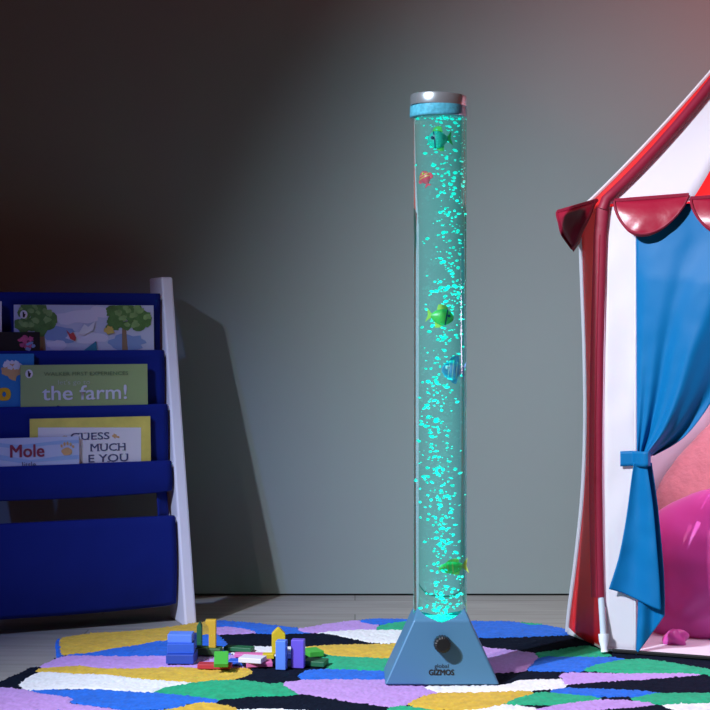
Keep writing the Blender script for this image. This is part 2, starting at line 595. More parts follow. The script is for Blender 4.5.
# ribbed dial
kz = .0825
kc = Vector((LX + .0005, front_y(kz), kz))
bm = bmesh.new()
prof = [(.0172, -.001), (.0172, .022), (.0155, .0262), (.012, .0275), (.0, .0280)]
rings = []
for r, h in prof[:-1]:
    rings.append([bm.verts.new(kc + X * (r * (1 + .045 * (1 if k % 2 else -1)) * math.cos(2 * PI * k / 36))
                               + FUP * (r * (1 + .045 * (1 if k % 2 else -1)) * math.sin(2 * PI * k / 36)) + FN * h) for k in range(36)])
for i in range(len(rings) - 1):
    for k in range(36):
        bm.faces.new((rings[i][k], rings[i][(k + 1) % 36], rings[i + 1][(k + 1) % 36], rings[i + 1][k]))
bm.faces.new(rings[-1])
bm.faces.new(list(reversed(rings[0])))
bm_obj('dial', bm, M['black'], lamp, smooth=False)
# maker's lettering
tz = .0195
to = Vector((LX - .0010, front_y(tz), tz))
px = 3.0 / FPX
me = lettering('GIZMOS', -12.5 * px, 12.5 * px, 0, 5.4 * px, to, X, FUP, FN, bold=.035, lift=.0009)
link('lettering', me, M['dark'], lamp)
me = lettering('global', -7 * px, 7 * px, 5.8 * px, 11.0 * px, to, X, FUP, FN, bold=.0, lift=.0009)
link('lettering', me, M['dark'], lamp)

# tube: outer acrylic wall and the water inside it
TZ0, TZ1 = .118, 1.178
acr = glass_mat('acrylic', 1.46, (0.97, 0.99, 1.0))
wat = glass_mat('water', 0.915, (0.82, 0.97, 0.97), emis=(0.0, 0.75, 0.66), es=2.2)  # volume emission replaces light scattering in the water
bm = bmesh.new()
lathe(bm, [(TR, TZ0), (TR, TZ1)], 96, LO)
bm_obj('tube', bm, acr, lamp)
bm = bmesh.new()
lathe(bm, [(TR - .006, TZ0 + .003), (TR - .006, TZ1 - .008)], 96, LO)
bm_obj('water', bm, wat, lamp)
# collar (clear lip) and chrome cap, set on slightly askew
tilt = Matrix.Rotation(math.radians(2.6), 4, 'Y')
bm = bmesh.new()
lathe(bm, [(TR + .0022, 1.163), (TR + .0042, 1.1645), (TR + .0048, 1.168), (TR + .0042, 1.186), (TR + .0010, 1.188),
           (TR + .0008, 1.184), (TR + .0008, 1.163)][:5], 72, LO + Vector((-.0035, 0, -.004)))
bm_obj('collar', bm, mat('clear_lip', (0.07, 0.34, 0.46), .18, spec=.8, coat=.5, var=.6, vscale=160), lamp)
bm = bmesh.new()
lathe(bm, [(.050, -.012), (.0588, -.012), (.0594, -.009), (.0594, .006), (.0578, .0105), (.050, .0125), (.0, .0130)][:-1], 72,
      LO + Vector((-.003, 0, 1.1945)), tilt)
bm_obj('cap', bm, M['chrome'], lamp)

# rising bubbles
bub = mat('bubble_glow', (0.2, 0.9, 0.85), .3, emit=(0.0, 0.80, 0.60), estr=0.95)  # emission stands in for the lamp's light caught by the bubbles
bm = bmesh.new()
rb = random.Random(11)


def bubble(x, y, z, r):
    sx, sy, sz = r * rb.uniform(.9, 1.7), r, r * rb.uniform(.6, 1.2)
    m = Matrix.Translation((LX + x, LY + y, z)) @ Matrix.Rotation(rb.uniform(-.8, .8), 4, 'Y') @ Matrix.Diagonal((sx, sy, sz, 1))
    bmesh.ops.create_icosphere(bm, subdivisions=1, radius=1, matrix=m)


n = 0
while n < 760:
    z = .128 + (1.04) * rb.random() ** 1.15
    sway = .010 * math.sin(z * 9) + .008 * min(1, z)
    x = rb.gauss(sway, .017)
    y = rb.gauss(-.006, .017)
    if math.hypot(x, y) > .044:
        continue
    bubble(x, y, z, rb.choice((.0011, .0015, .0019, .0025, .0032)))
    n += 1
for k in range(46):       # burst at the foot
    bubble(rb.gauss(0, .010), rb.gauss(-.02, .008), .129 + .05 * rb.random() ** 1.5, rb.choice((.0015, .002, .0028)))
for k in range(70):       # beads clinging to the right wall
    a = rb.uniform(-.75, -.2)
    bubble(.0465 * math.cos(a), .0465 * math.sin(a), rb.uniform(.75, 1.15), .0009)
for k in range(90):      # froth under the lid
    a, r = rb.uniform(0, 2 * PI), .044 * math.sqrt(rb.random())
    bubble(r * math.cos(a), r * math.sin(a), rb.uniform(1.158, 1.166), .0018)
o = bm_obj('bubbles', bm, bub, lamp)
o['kind'] = 'stuff'
o['label'] = 'bright teal bubbles rising in the water'
# the lit lens at the foot of the column
bm = bmesh.new()
lathe(bm, [(.046, .1225), (.046, .1245), (.036, .1265), (.012, .1275)], 48, LO)

bm_obj('light_lens', bm, mat('led_lens', (0.1, 0.8, 0.75), .3, emit=(0.0, 0.9, 0.75), estr=.55), lamp)


# ---- the little plastic fish
def fish(px, py, ypos, length, height, heading, pitch, cols, label, fat=.45, tailspread=1.0, stripes=0):
    c = at(px, py, LY + ypos)
    length, height = length * 1.18, height * 1.22
    root = thing('toy_fish', c, label, 'fish', 'toy fish in the tube')
    root.rotation_euler = (0, pitch, heading)
    body_c, fin_c, mark_c = cols
    bm = bmesh.new()
    L, H = length, height

    def bf(u, v):
        t = u
        x = L * (t - .5) * .78
        prof = (math.sin(PI * min(1, t * .93 + .035)) ** .75) * (1 - .22 * (1 - t))
        a = 2 * PI * v
        return Vector((x, prof * H * fat * .5 * math.cos(a), prof * H * .5 * math.sin(a)))
    rows = []
    nu, nv = 16, 14
    for i in range(nu + 1):
        rows.append([bm.verts.new(bf(i / nu, j / nv)) for j in range(nv)])
    for i in range(nu):
        for j in range(nv):
            bm.faces.new((rows[i][j], rows[i][(j + 1) % nv], rows[i + 1][(j + 1) % nv], rows[i + 1][j]))
    bm.faces.new(rows[0])
    bm.faces.new(rows[-1])
    body = bm_obj('body', bm, body_c, root, world=False)

    def fin(name, poly, m):
        bm = bmesh.new()
        prism(bm, poly, Vector((0, -.0006, 0)), X, Z, Yv, .0012)
        bm_obj(name, bm, m, root, smooth=False, world=False)
    fin('tail_fin', [(-L * .34, H * .06), (-L * .56, H * .42 * tailspread), (-L * .50, 0), (-L * .56, -H * .42 * tailspread), (-L * .34, -H * .06)], fin_c)
    fin('dorsal_fin', [(-L * .22, H * .34), (-L * .20, H * .62), (-L * .06, H * .66), (L * .10, H * .58), (L * .18, H * .38)], fin_c)
    fin('anal_fin', [(-L * .22, -H * .32), (-L * .18, -H * .60), (-L * .05, -H * .58), (L * .12, -H * .40)], fin_c)
    for sgn in (-1, 1):
        bm = bmesh.new()
        bmesh.ops.create_uvsphere(bm, u_segments=10, v_segments=8, radius=H * .085,
                                  matrix=Matrix.Translation((L * .22, sgn * H * fat * .40, H * .10)))
        bm_obj('eye', bm, mark_c, root, world=False)
    for k in range(stripes):
        bm = bmesh.new()
        xx = L * (.14 - .15 * k)
        rr = []
        for e in (-.022, .022):
            t = (xx + e * L) / (.78 * L) + .5
            prof = (math.sin(PI * min(1, t * .93 + .035)) ** .75) * (1 - .22 * (1 - t)) * 1.03
            rr.append([bm.verts.new(Vector((xx + e * L, prof * H * fat * .5 * math.cos(2 * PI * j / 20), prof * H * .5 * math.sin(2 * PI * j / 20))))
                       for j in range(20)])
        for j in range(20):
            bm.faces.new((rr[0][j], rr[0][(j + 1) % 20], rr[1][(j + 1) % 20], rr[1][j]))
        bm_obj('stripe', bm, mark_c, root, world=False)
    return root


pf = lambda n, c: mat('fish_' + n, c, .35)
F_teal, F_navy, F_green, F_lime = pf('teal', (.02, .42, .32)), pf('navy', (.01, .02, .10)), pf('green', (.10, .55, .08)), pf('lime', (.55, .80, .12))
F_blue, F_red, F_gold, F_pale = pf('blue', (.24, .48, .95)), pf('red', (.80, .05, .10)), pf('gold', (.80, .55, .10)), pf('pale', (.75, .85, 1.0))
fish(438, 140, -.026, .040, .034, PI, 0.1, (F_teal, F_green, F_navy), 'round teal and navy toy fish, highest in the lamp tube', .55, .9, 1)
fish(427.5, 178, -.016, .031, .023, PI * .5 + .7, -1.2, (F_red, F_red, F_gold), 'small red and gold toy fish drifting near the left of the lamp tube', .6, .7, 2)
fish(442, 317, -.030, .046, .032, 0, 0.15, (F_green, F_lime, F_navy), 'green toy fish with yellow fins halfway up the lamp tube', .5, .9, 1)
fish(451.5, 370, -.030, .044, .038, PI, -0.1, (F_blue, F_blue, F_pale), 'blue striped toy fish below the green one in the lamp tube', .55, 1.0, 4)
fish(451, 567, -.026, .054, .022, PI, 0.1, (F_green, F_lime, F_gold), 'slim green and yellow toy fish lowest in the lamp tube', .5, 1.4, 2)

# ------------------------------------------------------------------ the play tent
F0 = Vector((0.562, 3.324, 0))
TE = Vector((math.cos(math.radians(-20)), math.sin(math.radians(-20)), 0))      # along the front
TN = Vector((TE.y, -TE.x, 0))                                                   # out of the front
EAVE = 1.003
A0 = Vector((0.52, 3.50, 0))
B0 = Vector((0.612, 3.80, 0))
C0 = Vector((1.50, 3.90, 0))
D0 = Vector((1.78, 3.45, 0))
F1 = F0 + TE * .76
APEX = Vector((1.07, 3.47, 1.60))
tent = thing('play_tent', F0, 'red and white striped circus play tent with a tied blue door curtain', 'tent')


def fr(s, z, out=0.0):          # a point on the front face
    return F0 + TE * s + Z * z + TN * out


def fpx(px, py, out=0.0):       # the point of the front face (moved out a little) seen at a pixel
    return on_plane(px, py, F0 + TN * out, TN)


def cloth(name, fn, nu, nv, m, parent=tent, wr=.004, ws=9, solid=.0016, nrm=None, seed=0):
    bm = bmesh.new()

    def g(u, v):
        p = fn(u, v)
        e = math.sin(PI * min(1, max(0, u))) ** .5 * math.sin(PI * min(1, max(0, v))) ** .5
        return p + (nrm or TN) * (nz(p, ws, seed) * wr * e)
    grid(bm, g, nu, nv)
    return bm_obj(name, bm, m, parent, solid=solid)


# corner curve: the sleeve and the panels beside it bow in a little half way up
def bow(z):
    return -.016 * math.sin(PI * min(1, max(0, z / EAVE)))


cloth('front_panel', lambda u, v: fr(.004 + .066 * u, .003 + (EAVE - .01) * v) + TE * bow(v * EAVE) * (1 - u) * .35, 8, 60, M['white_cloth'], wr=.005, ws=12)
cloth('front_panel', lambda u, v: fr(.62 + .14 * u, .003 + (EAVE - .01) * v), 6, 30, M['white_cloth'])
# hem tape beside the opening
bm = bmesh.new()
grid(bm, lambda u, v: fr(.0655 + .0045 * u, .004 + (EAVE - .02) * v, .0025), 1, 40)
bm_obj('hem', bm, M['white_cloth'], tent, solid=.001)


def a_edge(z):                   # far edge of the red side panel
    k = z / EAVE
    x = interp([(0.506,), (0.526,), (0.543,), (0.549,), (0.547,), (0.541,), (0.536,)], k)[0]
    return Vector((x, 3.50, z))


def b_edge(z):
    return Vector((0.622 - .012 * (1 - z / EAVE) ** 2, 3.80, z))


LN = Vector((-.97, -.23, 0))
cloth('side_panel', lambda u, v: (F0 + Z * (.002 + .998 * v * EAVE) + TE * bow(v * EAVE) * .6).lerp(a_edge(v * EAVE), u), 8, 50, M['red_cloth'], nrm=LN, wr=.006, ws=7)
cloth('side_panel', lambda u, v: a_edge(v * EAVE).lerp(b_edge(v * EAVE), u) + Vector((-.004, 0, 0)) * math.sin(PI * u), 8, 40, M['white_cloth'], nrm=LN, wr=.003)
bm = bmesh.new()
tube(bm, [a_edge(EAVE * k / 20) + Vector((-.004, .004, .004)) for k in range(21)], .0045, 6)
bm_obj('edge_binding', bm, M['white_cloth'], tent)
# the white flap spread on the ground at the far corner
bm = bmesh.new()
grid(bm, lambda u, v: Vector((0.502 + .05 * u, 3.49 + .03 * v - .12 * u, .001 + .02 * v * (1 - u))), 5, 3)
bm_obj('ground_flap', bm, M['white_cloth'], tent, solid=.002)


def wallq(name, P, Q, m, nr, seed=0):
    cloth(name, lambda u, v: P.lerp(Q, u) + Z * (.003 + (EAVE - .005) * v), 12, 14, m, nrm=nr, wr=.006, seed=seed)


wallq('back_panel', B0, B0.lerp(C0, .36), M['white_cloth'], Vector((0, 1, 0)), 1)
wallq('back_panel', B0.lerp(C0, .36), B0.lerp(C0, .42), M['red_cloth'], Vector((0, 1, 0)), 2)
wallq('back_panel', B0.lerp(C0, .42), C0, M['white_cloth'], Vector((0, 1, 0)), 3)
wallq('side_panel', C0, D0, M['red_cloth'], Vector((1, 0, 0)), 4)
wallq('side_panel', D0, F1, M['white_cloth'], Vector((1, 0, 0)), 5)
# groundsheet
bm = bmesh.new()
vs = [bm.verts.new(p + Z * .0035) for p in (fr(-.0, 0, .012), fr(.76, 0, .012), D0, C0, B0, A0)]
bm.faces.new(vs)
bm_obj('groundsheet', bm, M['mat_cloth'], tent, smooth=False, solid=.005)
# thin dark tube along the threshold
bm = bmesh.new()
tube(bm, [fr(.02 + .06 * k, .004, .016) for k in range(13)], .0045, 6)
bm_obj('threshold_line', bm, M['dark'], tent)


# roof: four stripes across the front, sagging a little between eave and top
def roofpt(P, k, sag=.030):
    q = Vector((P.x, P.y, EAVE))
    a = q.lerp(APEX, k)
    return a - Z * sag * math.sin(PI * k ** .8)


def roof_panel(P, Q, m, sa=.030, sb=.030):
    bm = bmesh.new()
    grid(bm, lambda u, v: roofpt(P.lerp(Q, u), v * .985, sa + (sb - sa) * u) - Z * .012 * math.sin(PI * u) * math.sin(PI * v), 6, 24)
    bm_obj('roof_panel', bm, m, tent, solid=.0016)


for k in range(4):
    roof_panel(F0.lerp(F1, k / 4), F0.lerp(F1, (k + 1) / 4), M['white_cloth'] if k % 2 == 0 else M['red_cloth'])
A1 = Vector((0.538, 3.50, 0))
roof_panel(F0, A1, M['red_cloth'], .030, .020)
roof_panel(A1, B0, M['white_cloth'], .020, .030)
roof_panel(B0, C0, M['red_cloth'])
roof_panel(C0, D0, M['white_cloth'])
roof_panel(D0, F1, M['red_cloth'])
bm = bmesh.new()
tube(bm, [roofpt(A1, k / 20 * .98, .020) + Vector((-.002, 0, .004)) for k in range(21)], .0045, 6)
bm_obj('edge_binding', bm, M['white_cloth'], tent)


# scalloped valance
def scallop(P, Q, out, drop, flare, rise0=0, rise1=0, skew=0.0, pw=2.0, ex=.72):
    bm = bmesh.new()
    out = out.normalized()

    def edge(s):
        return drop * (max(0, 1 - abs(2 * s - 1) ** pw)) ** ex

    def g(s, v):
        p = P.lerp(Q, s) + Z * (rise0 + (rise1 - rise0) * s)
        h = edge(s) * v
        p = p - Z * h + out * (.006 + flare * (v ** 1.2) * math.sin(PI * s) ** .5 + .012 * math.sin(PI * v) * math.sin(PI * s))
        p += (Q - P) * skew * v * math.sin(PI * s)
        return p + out * nz(p, 26, 3) * .006 * v
    grid(bm, g, 24, 8)
    o = bm_obj('valance_scallop', bm, M['crimson'], tent, solid=.002)
    bm = bmesh.new()
    tube(bm, [g(k / 30, .93) + out * .003 for k in range(31)], .0030, 6)
    tube(bm, [P.lerp(Q, k / 10) + Z * (rise0 + (rise1 - rise0) * k / 10 + .002) + out * .006 for k in range(11)], .0045, 6)
    bm_obj('valance_trim', bm, M['piping'], o)
    return o


ez = Z * EAVE
for k in range(4):
    P, Q = F0.lerp(F1, k / 4), F0.lerp(F1, (k + 1) / 4)
    scallop(P + ez + (TE * .022 if k == 0 else Vector()), Q + ez - TE * .004, TN, .086, .030, .004, .012, skew=-.07)
# the left one stands well away from the wall
scallop(Vector((0.486, 3.50, EAVE - .006)), F0 + ez + Vector((-.012, .005, 0)), LN, .104, .012, 0, .006, skew=.05, pw=1.25, ex=1.0)

# corner sleeve running up the corner and on along the roof edge
path = [(597.8, 597), (596.3, 540), (595.6, 480), (595.9, 420), (597.0, 350), (598.6, 290), (600.2, 235)]
pts = [on_plane(x, y, F0 + TN * .006, TN) for x, y in path]
pts += [F0 + Z * (EAVE - .01) + Vector((-.006, -.006, 0))]
pts2 = [roofpt(F0, k) + Vector((-.004, -.006, .004)) for k in (.012, .05, .1, .17, .25, .35, .45, .55, .65, .75, .85, .98)]
bm = bmesh.new()
tube(bm, pts, .0150, 12, flat=.45, flat_dir=TN)
tube(bm, [pts[-1] - Z * .004] + pts2, .0125, 12)
o = bm_obj('pole_sleeve', bm, M['piping'], tent)
bm = bmesh.new()
tube(bm, [p + TN * .0066 for p in pts[:-1]], .0016, 6)
bm_obj('seam', bm, M['crimson'], o)
# pole and foot
foot = ground(604.5, 653)
pt = on_plane(600.6, 594, F0 + TN * .006, TN)
pm = pt.lerp(foot, .70)
bm = bmesh.new()
tube(bm, [pt - TN * .003, pm - TN * .001], .0070, 12)
bm_obj('pole', bm, mat('pole_grey', (.55, .62, .70), .35), tent)
bm = bmesh.new()
tube(bm, [pm + Z * .003, pm.lerp(foot, .35), pm.lerp(foot, .75), foot + Z * .002], [.0115, .0105, .007, .0085], 12)
bm_obj('pole_foot', bm, M['plastic_white'], tent)


# the blue curtain, gathered into its tie
def cur_upper(u, v):
    zl = .998 + (.434 - .998) * v
    s0 = .070 + .002 * v
    s1, z1 = interp([(.55, .998), (.455, .90), (.36, .78), (.282, .655), (.231, .557), (.175, .483), (.108, .440)], v)
    s = s0 + (s1 - s0) * u
    z = zl + (z1 - zl) * u
    w = s1 - s0
    rip = (.012 * v + .004) * math.sin(2 * PI * (1.7 * u + .2)) * min(1, u * 3 + .1) + .005 * v ** 2 * math.sin(2 * PI * (5.3 * u))
    belly = .045 * math.sin(PI * u) * (1 - v * .6) * min(1, v * 3.5)
    p = fr(s, z, .003 + rip * min(1, v * 5 + .1) + belly)
    return p + TN * nz(p, 11, 2) * .003 + TN * nz(p, 34, 5) * .0008


def two_edges(Lp, Rp, out, folds, amp, phase=0, u_out=0.0):
    def g(u, v):
        l = interp(Lp, v)
        r = interp(Rp, v)
        q = fpx(l[0] + (r[0] - l[0]) * u, l[1] + (r[1] - l[1]) * u)
        a = amp * (.35 + .65 * v)
        p = q + TN * (out + a * math.sin(2 * PI * (folds * u + phase)) + u_out * u)
        return p + TN * nz(p, 22, 6) * .003
    return g


bm = bmesh.new()
grid(bm, cur_upper, 60, 60)
grid(bm, two_edges([(638, 462), (638, 500), (640, 560), (639, 610), (637, 654)], [(653, 462), (659, 505), (664, 555), (666, 590), (666, 614)], .016, 1.4, .006), 20, 40)
grid(bm, two_edges([(636, 462), (632.5, 485), (628, 518), (621, 555), (611, 587)], [(649, 462), (655, 500), (659, 540), (662, 575), (664, 607)], .030, .75, .013, .55), 24, 40)
bm_obj('curtain', bm, M['blue_satin'], tent, solid=.0016)
bm = bmesh.new()


def tie(u, v):
    a = -1.0 + 2.0 * u
    p = fpx(621 + 31 * u, 451 + 15 * v - 1.2 * u)
    k = max(0, (u - .42) / .58)
    return p + TN * (.008 + .034 * math.sin(PI * min(1, k) * .62) - (.0 if u < .98 else .012))


grid(bm, tie, 20, 5)
bm_obj('curtain_tie', bm, M['blue_satin'], tent, solid=.003)


# ---- two pillows in the doorway
def pillow(name, c, ax, ay, az, hx, hy, hz, m, label, e=3.2, knot=None, wob=.02, seed=0):
    bm = bmesh.new()
    nu, nv = 72, 40

    def g(u, v):
        a = 2 * PI * u
        b = PI * (v - .5)
        ca, sa = math.cos(a), math.sin(a)
        r = (abs(ca) ** e + abs(sa) ** e) ** (-1 / e)
        cb = max(0, math.cos(b)) ** .95
        d = Vector((ca * r * cb, sa * r * cb, math.sin(b)))
        p = Vector((hx * d.x, hy * d.y, hz * d.z))
        q = c + ax * p.x + ay * p.y + az * p.z
        n_ = (ax * p.x / hx + ay * p.y / hy + az * p.z / hz * 2).normalized()
        q += n_ * nz(q, 7, seed) * wob + n_ * nz(q, 22, seed + 4) * wob * .25
        if knot:
            kp = knot
            dd = (q - kp)
            dist = dd.length
            if dist < .17:
                ang = math.atan2(dd.z, dd.x)
                q += n_ * (.0035 * math.sin(ang * 8 + .8 * math.sin(ang * 2)) * math.exp(-((dist - .05) / .055) ** 2))
        return q
    rows = []
    for j in range(nv + 1):
        rows.append([bm.verts.new(g(i / nu, j / nv)) for i in range(nu)])
    for j in range(nv):
        for i in range(nu):
            bm.faces.new((rows[j][i], rows[j][(i + 1) % nu], rows[j + 1][(i + 1) % nu], rows[j + 1][i]))
    bmesh.ops.remove_doubles(bm, verts=bm.verts, dist=1e-5)
    root = thing(name, Vector((c.x, c.y, .007)), label, 'pillow')
    bm_obj('cover', bm, m, root)
    return root


sal = pillow('pillow', Vector((1.05, 3.71, .30)), Vector((.72, 0, .69)).normalized(), Vector((-.68, .15, .71)).normalized(),
             Vector((.1, -.98, .14)).normalized(), .295, .24, .07, M['salmon'], 'large salmon pink plush pillow leaning behind the magenta one in the tent', 2.8, wob=.015)
kp = Vector((0.735, 3.41, .045))
mag = pillow('pillow', Vector((0.915, 3.485, .168)), Vector((.93, -.1, .30)).normalized(), Vector((-.26, .15, .95)).normalized(),
             Vector((-.10, -.98, .12)).normalized(), .250, .186, .112, M['magenta'], 'shiny magenta satin pillow with a knotted corner in the tent doorway', 3.2, knot=kp, wob=.014, seed=9)
bm = bmesh.new()
kk = on_plane(676, 639, Vector((0, 3.36, 0)), Yv)


def knotf(u, v):
    a, b = 2 * PI * u, PI * (v - .5)
    r = 1 + .22 * math.sin(3 * a + 2 * math.sin(b * 2)) * math.cos(b)
    return kk + Vector((.027 * r * math.cos(a) * math.cos(b), .018 * math.sin(a) * math.cos(b) * r, .022 * r * math.sin(b)))


grid(bm, knotf, 28, 16)
bmesh.ops.remove_doubles(bm, verts=bm.verts, dist=1e-5)
bm_obj('knot', bm, M['magenta'], mag)
# ------------------------------------------------------------------ the sling bookcase
YAW = math.radians(22)
RU = Vector((math.cos(YAW), math.sin(YAW), 0))
RN = Vector((math.sin(YAW), -math.cos(YAW), 0))
RC = Vector((-.389, 3.64, 0))                        # right board: front outer corner at the floor
RH, RL = .856, .226                                  # height and backward lean
LEAN = (Z * RH - RN * RL)
LU = (Z - RN * .05).normalized()
BN = (RN + Z * .05).normalized()                 # out of the leaning front
TH = .030
rack = thing('sling_bookcase', Vector((RC.x, RC.y, FLOOR_Z)), 'white framed kids book rack with navy fabric slings against the wall', 'bookcase')


def rk(L, z, back=0.0):                              # L metres left of the right board's inner face
    return RC - RU * (TH + L) + LEAN * (z / RH) - RN * back


RW = .62
for L in (-TH, RW):
    bm = bmesh.new()
    z0 = FLOOR_Z
    P = []
    for (z, b) in ((z0, 0), (z0, .118), (RH - .004, .100), (RH, .0)):
        P.append(((z, b)))
    def bpt(L, z, b):
        return RC - RU * (TH + L) - RN * (RL * z / RH) + Z * z - RN * b
    hexa(bm, [bpt(L + TH, z0, 0), bpt(L, z0, 0), bpt(L, z0, .145), bpt(L + TH, z0, .145),
              bpt(L + TH, RH, .004), bpt(L, RH, .004), bpt(L, RH, .135), bpt(L + TH, RH, .135)])
    bm_obj('side_board', bm, M['white_wood'], rack, smooth=False, bevel=.005)

TIER = [.802, .656, .519, .378, .243]
SB = .012                                             # slings hang just behind the boards' front edges
for z in TIER:
    bm = bmesh.new()
    tube(bm, [rk(-.004, z, SB + .004), rk(RW + .004, z, SB + .004)], .0075, 10)
    bm_obj('dowel', bm, M['white_wood'], rack)
bm = bmesh.new()
tube(bm, [rk(-.004, .085, .07), rk(RW + .004, .085, .07)], .0075, 10)
bm_obj('dowel', bm, M['white_wood'], rack)


def sling(z0, drop, back0, hang, seed, lip=.012):
    """a cloth panel wrapped over its dowel and hanging down behind the next one"""
    bm = bmesh.new()

    def g(u, v):
        L = .006 + (RW - .012) * u
        if v < .12:                                    # wrap over the dowel
            a = PI * (1 - v / .12)
            p = rk(L, z0, back0 + .004) + (Z * math.sin(a) * lip) - RN * (math.cos(a) * -lip)
            return p + RN * 0
        k = (v - .12) / .88
        p = rk(L, z0, back0 + .004) + RN * lip
        p = p - Z * (drop * k) + RN * (hang * math.sin(PI * k * .9) + .0 * k)
        e = math.sin(PI * u) ** .4
        return p + RN * (nz(p, 6, seed) * .0045 * e * k + nz(p, 25, seed) * .0015 * e) - Z * .010 * e * k
    grid(bm, g, 40, 24)
    bm_obj('sling', bm, M['navy_cloth'], rack, solid=.002)


sling(TIER[0], .165, SB, -.006, 1)
sling(TIER[1], .150, SB, .004, 2)
sling(TIER[2], .150, SB, .004, 3)
sling(TIER[3], .062, SB, .006, 4)
# lowest bin: front, bottom and the cloth strip at its back corner
sling(TIER[4], .205, SB, .014, 5)
bm = bmesh.new()
grid(bm, lambda u, v: rk(.006 + (RW - .012) * u, .243, SB + .004) - Z * (.205 + .012 * math.sin(PI * v)) - RN * (.11 * v), 20, 6)
bm_obj('bin_bottom', bm, M['navy_cloth'], rack, solid=.002)
bm = bmesh.new()
grid(bm, lambda u, v: rk(.010 + .032 * u, .395 - .15 * v, .035 + .02 * (1 - u)), 4, 10)
bm_obj('hanging_strip', bm, M['navy_cloth'], rack, solid=.002)

# ---- books in the slings
def paper(n, c, r=.45):
    return mat('print_' + n, c, r)


INK = dict(
    sky=paper('sky', (.50, .52, .66)), leaf=mat('print_leaf', (.09, .20, .05), .5, var=.6, vscale=60), leaf2=mat('print_leaf_light', (.22, .36, .12), .5, var=.5, vscale=70),
    bark=paper('bark', (.25, .16, .10)), red=paper('red', (.55, .05, .06)), cloud=paper('cloud', (.66, .62, .74)), teal=paper('teal', (.03, .20, .30)),
    blue=paper('blue', (.22, .32, .55)), ochre=paper('ochre', (.60, .42, .10)), black=paper('black', (.008, .008, .012)), pink=mat('print_pink', (.50, .08, .20), .5, var=.6, vscale=120),
    white=paper('white', (.70, .68, .72)), green=paper('green', (.30, .40, .17)), dgreen=paper('dark_green', (.12, .19, .09)), cyan=paper('cyan', (.02, .20, .50)),
    lemon=mat('print_lemon', (.68, .58, .12), .5, var=.25, vscale=30), navy=paper('navy', (.06, .07, .16)), maroon=paper('maroon', (.26, .03, .07)), tan=paper('tan', (.62, .36, .16)),
    ice=paper('ice', (.48, .54, .74)), ice2=paper('ice_stripe', (.30, .44, .70)), mauve=paper('mauve', (.45, .40, .60)), page=paper('page', (.75, .73, .68)),
)
BOOKS_G = 'picture books in the slings'


class Book:
    """a book standing in a sling: px box of its cover, q a point of the cover plane"""

    def __init__(self, x0, x1, ytop, ybot, tier, back, cover, label, th=.006, extra=.03, group=BOOKS_G):
        q = rk(.2, TIER[tier], back)
        self.q, n = q, BN
        a = on_plane(x0, ytop, q, n)
        b = on_plane(x1, ytop, q, n)
        c = on_plane((x0 + x1) / 2, ybot, q, n)
        self.O = a
        self.w = (b - a).dot(RU)
        self.h = (a - c).dot(LU)
        self.O = a + LU * ((b - a).dot(LU) / 2)
        base = self.O + RU * self.w / 2 - LU * (self.h + extra)
        self.root = thing('book', base, label, 'book', group)
        H = self.h + extra
        bm = bmesh.new()
        box(bm, self.O + RU * self.w / 2 - LU * H / 2 - BN * .0005, RU, -BN, LU, self.w, .0011, H)
        box(bm, self.O + RU * self.w / 2 - LU * H / 2 - BN * (th - .0005), RU, -BN, LU, self.w, .0011, H)
        bm_obj('cover', bm, cover, self.root, smooth=False)
        bm = bmesh.new()
        box(bm, self.O + RU * self.w / 2 - LU * (H / 2 + .001) - BN * (th / 2), RU, -BN, LU, self.w - .004, th - .0024, H - .003)
        bm_obj('pages', bm, INK['page'], self.root, smooth=False)
        self.x0, self.x1, self.y0, self.y1 = x0, x1, ytop, ybot

    def uv(self, px, py):
        p = on_plane(px, py, self.q, BN) - self.O
        return p.dot(RU), p.dot(LU)

    def shape(self, name, polys, m, lift=.0004):
        bm = bmesh.new()
        for k, poly in enumerate(polys):
            P = [self.uv(*q) for q in poly]
            P = [(min(max(x, .0003), self.w - .0003), min(max(y, -self.h - .02), -.0003)) for x, y in P]
            bm.faces.new([bm.verts.new(self.O + RU * x + LU * y + BN * (lift + k * .00003)) for x, y in P])
        bmesh.ops.triangulate(bm, faces=bm.faces)
        me_o = bm_obj(name, bm, m, self.root, smooth=False, solid=.0002)
        return me_o

    def text(self, s, x0, x1, ytop, ybase, m, bold=0.0, name='title_lettering', lift=.0014):
        u0, v0 = self.uv(x0, ybase)
        u1, _ = self.uv(x1, ybase)
        _, v1 = self.uv(x0, ytop)
        me = lettering(s, u0, u1, v0, v1, self.O, RU, LU, BN, bold=bold, lift=lift)
        link(name, me, m, self.root)


def ell(cx, cy, rx, ry, wob=.12, seed=0, n=20):
    return blob2d(cx, cy, rx, ry, n, wob, seed)


def scatter(cx, cy, rx, ry, n, r, seed):
    q = random.Random(seed)
    out = []
    while len(out) < n:
        x, y = q.uniform(-1, 1), q.uniform(-1, 1)
        if x * x + y * y < 1:
            rr = r * q.uniform(.6, 1.3)
            out.append(ell(cx + x * rx, cy + y * ry, rr, rr * .8, .35, seed + len(out), 10))
    return out


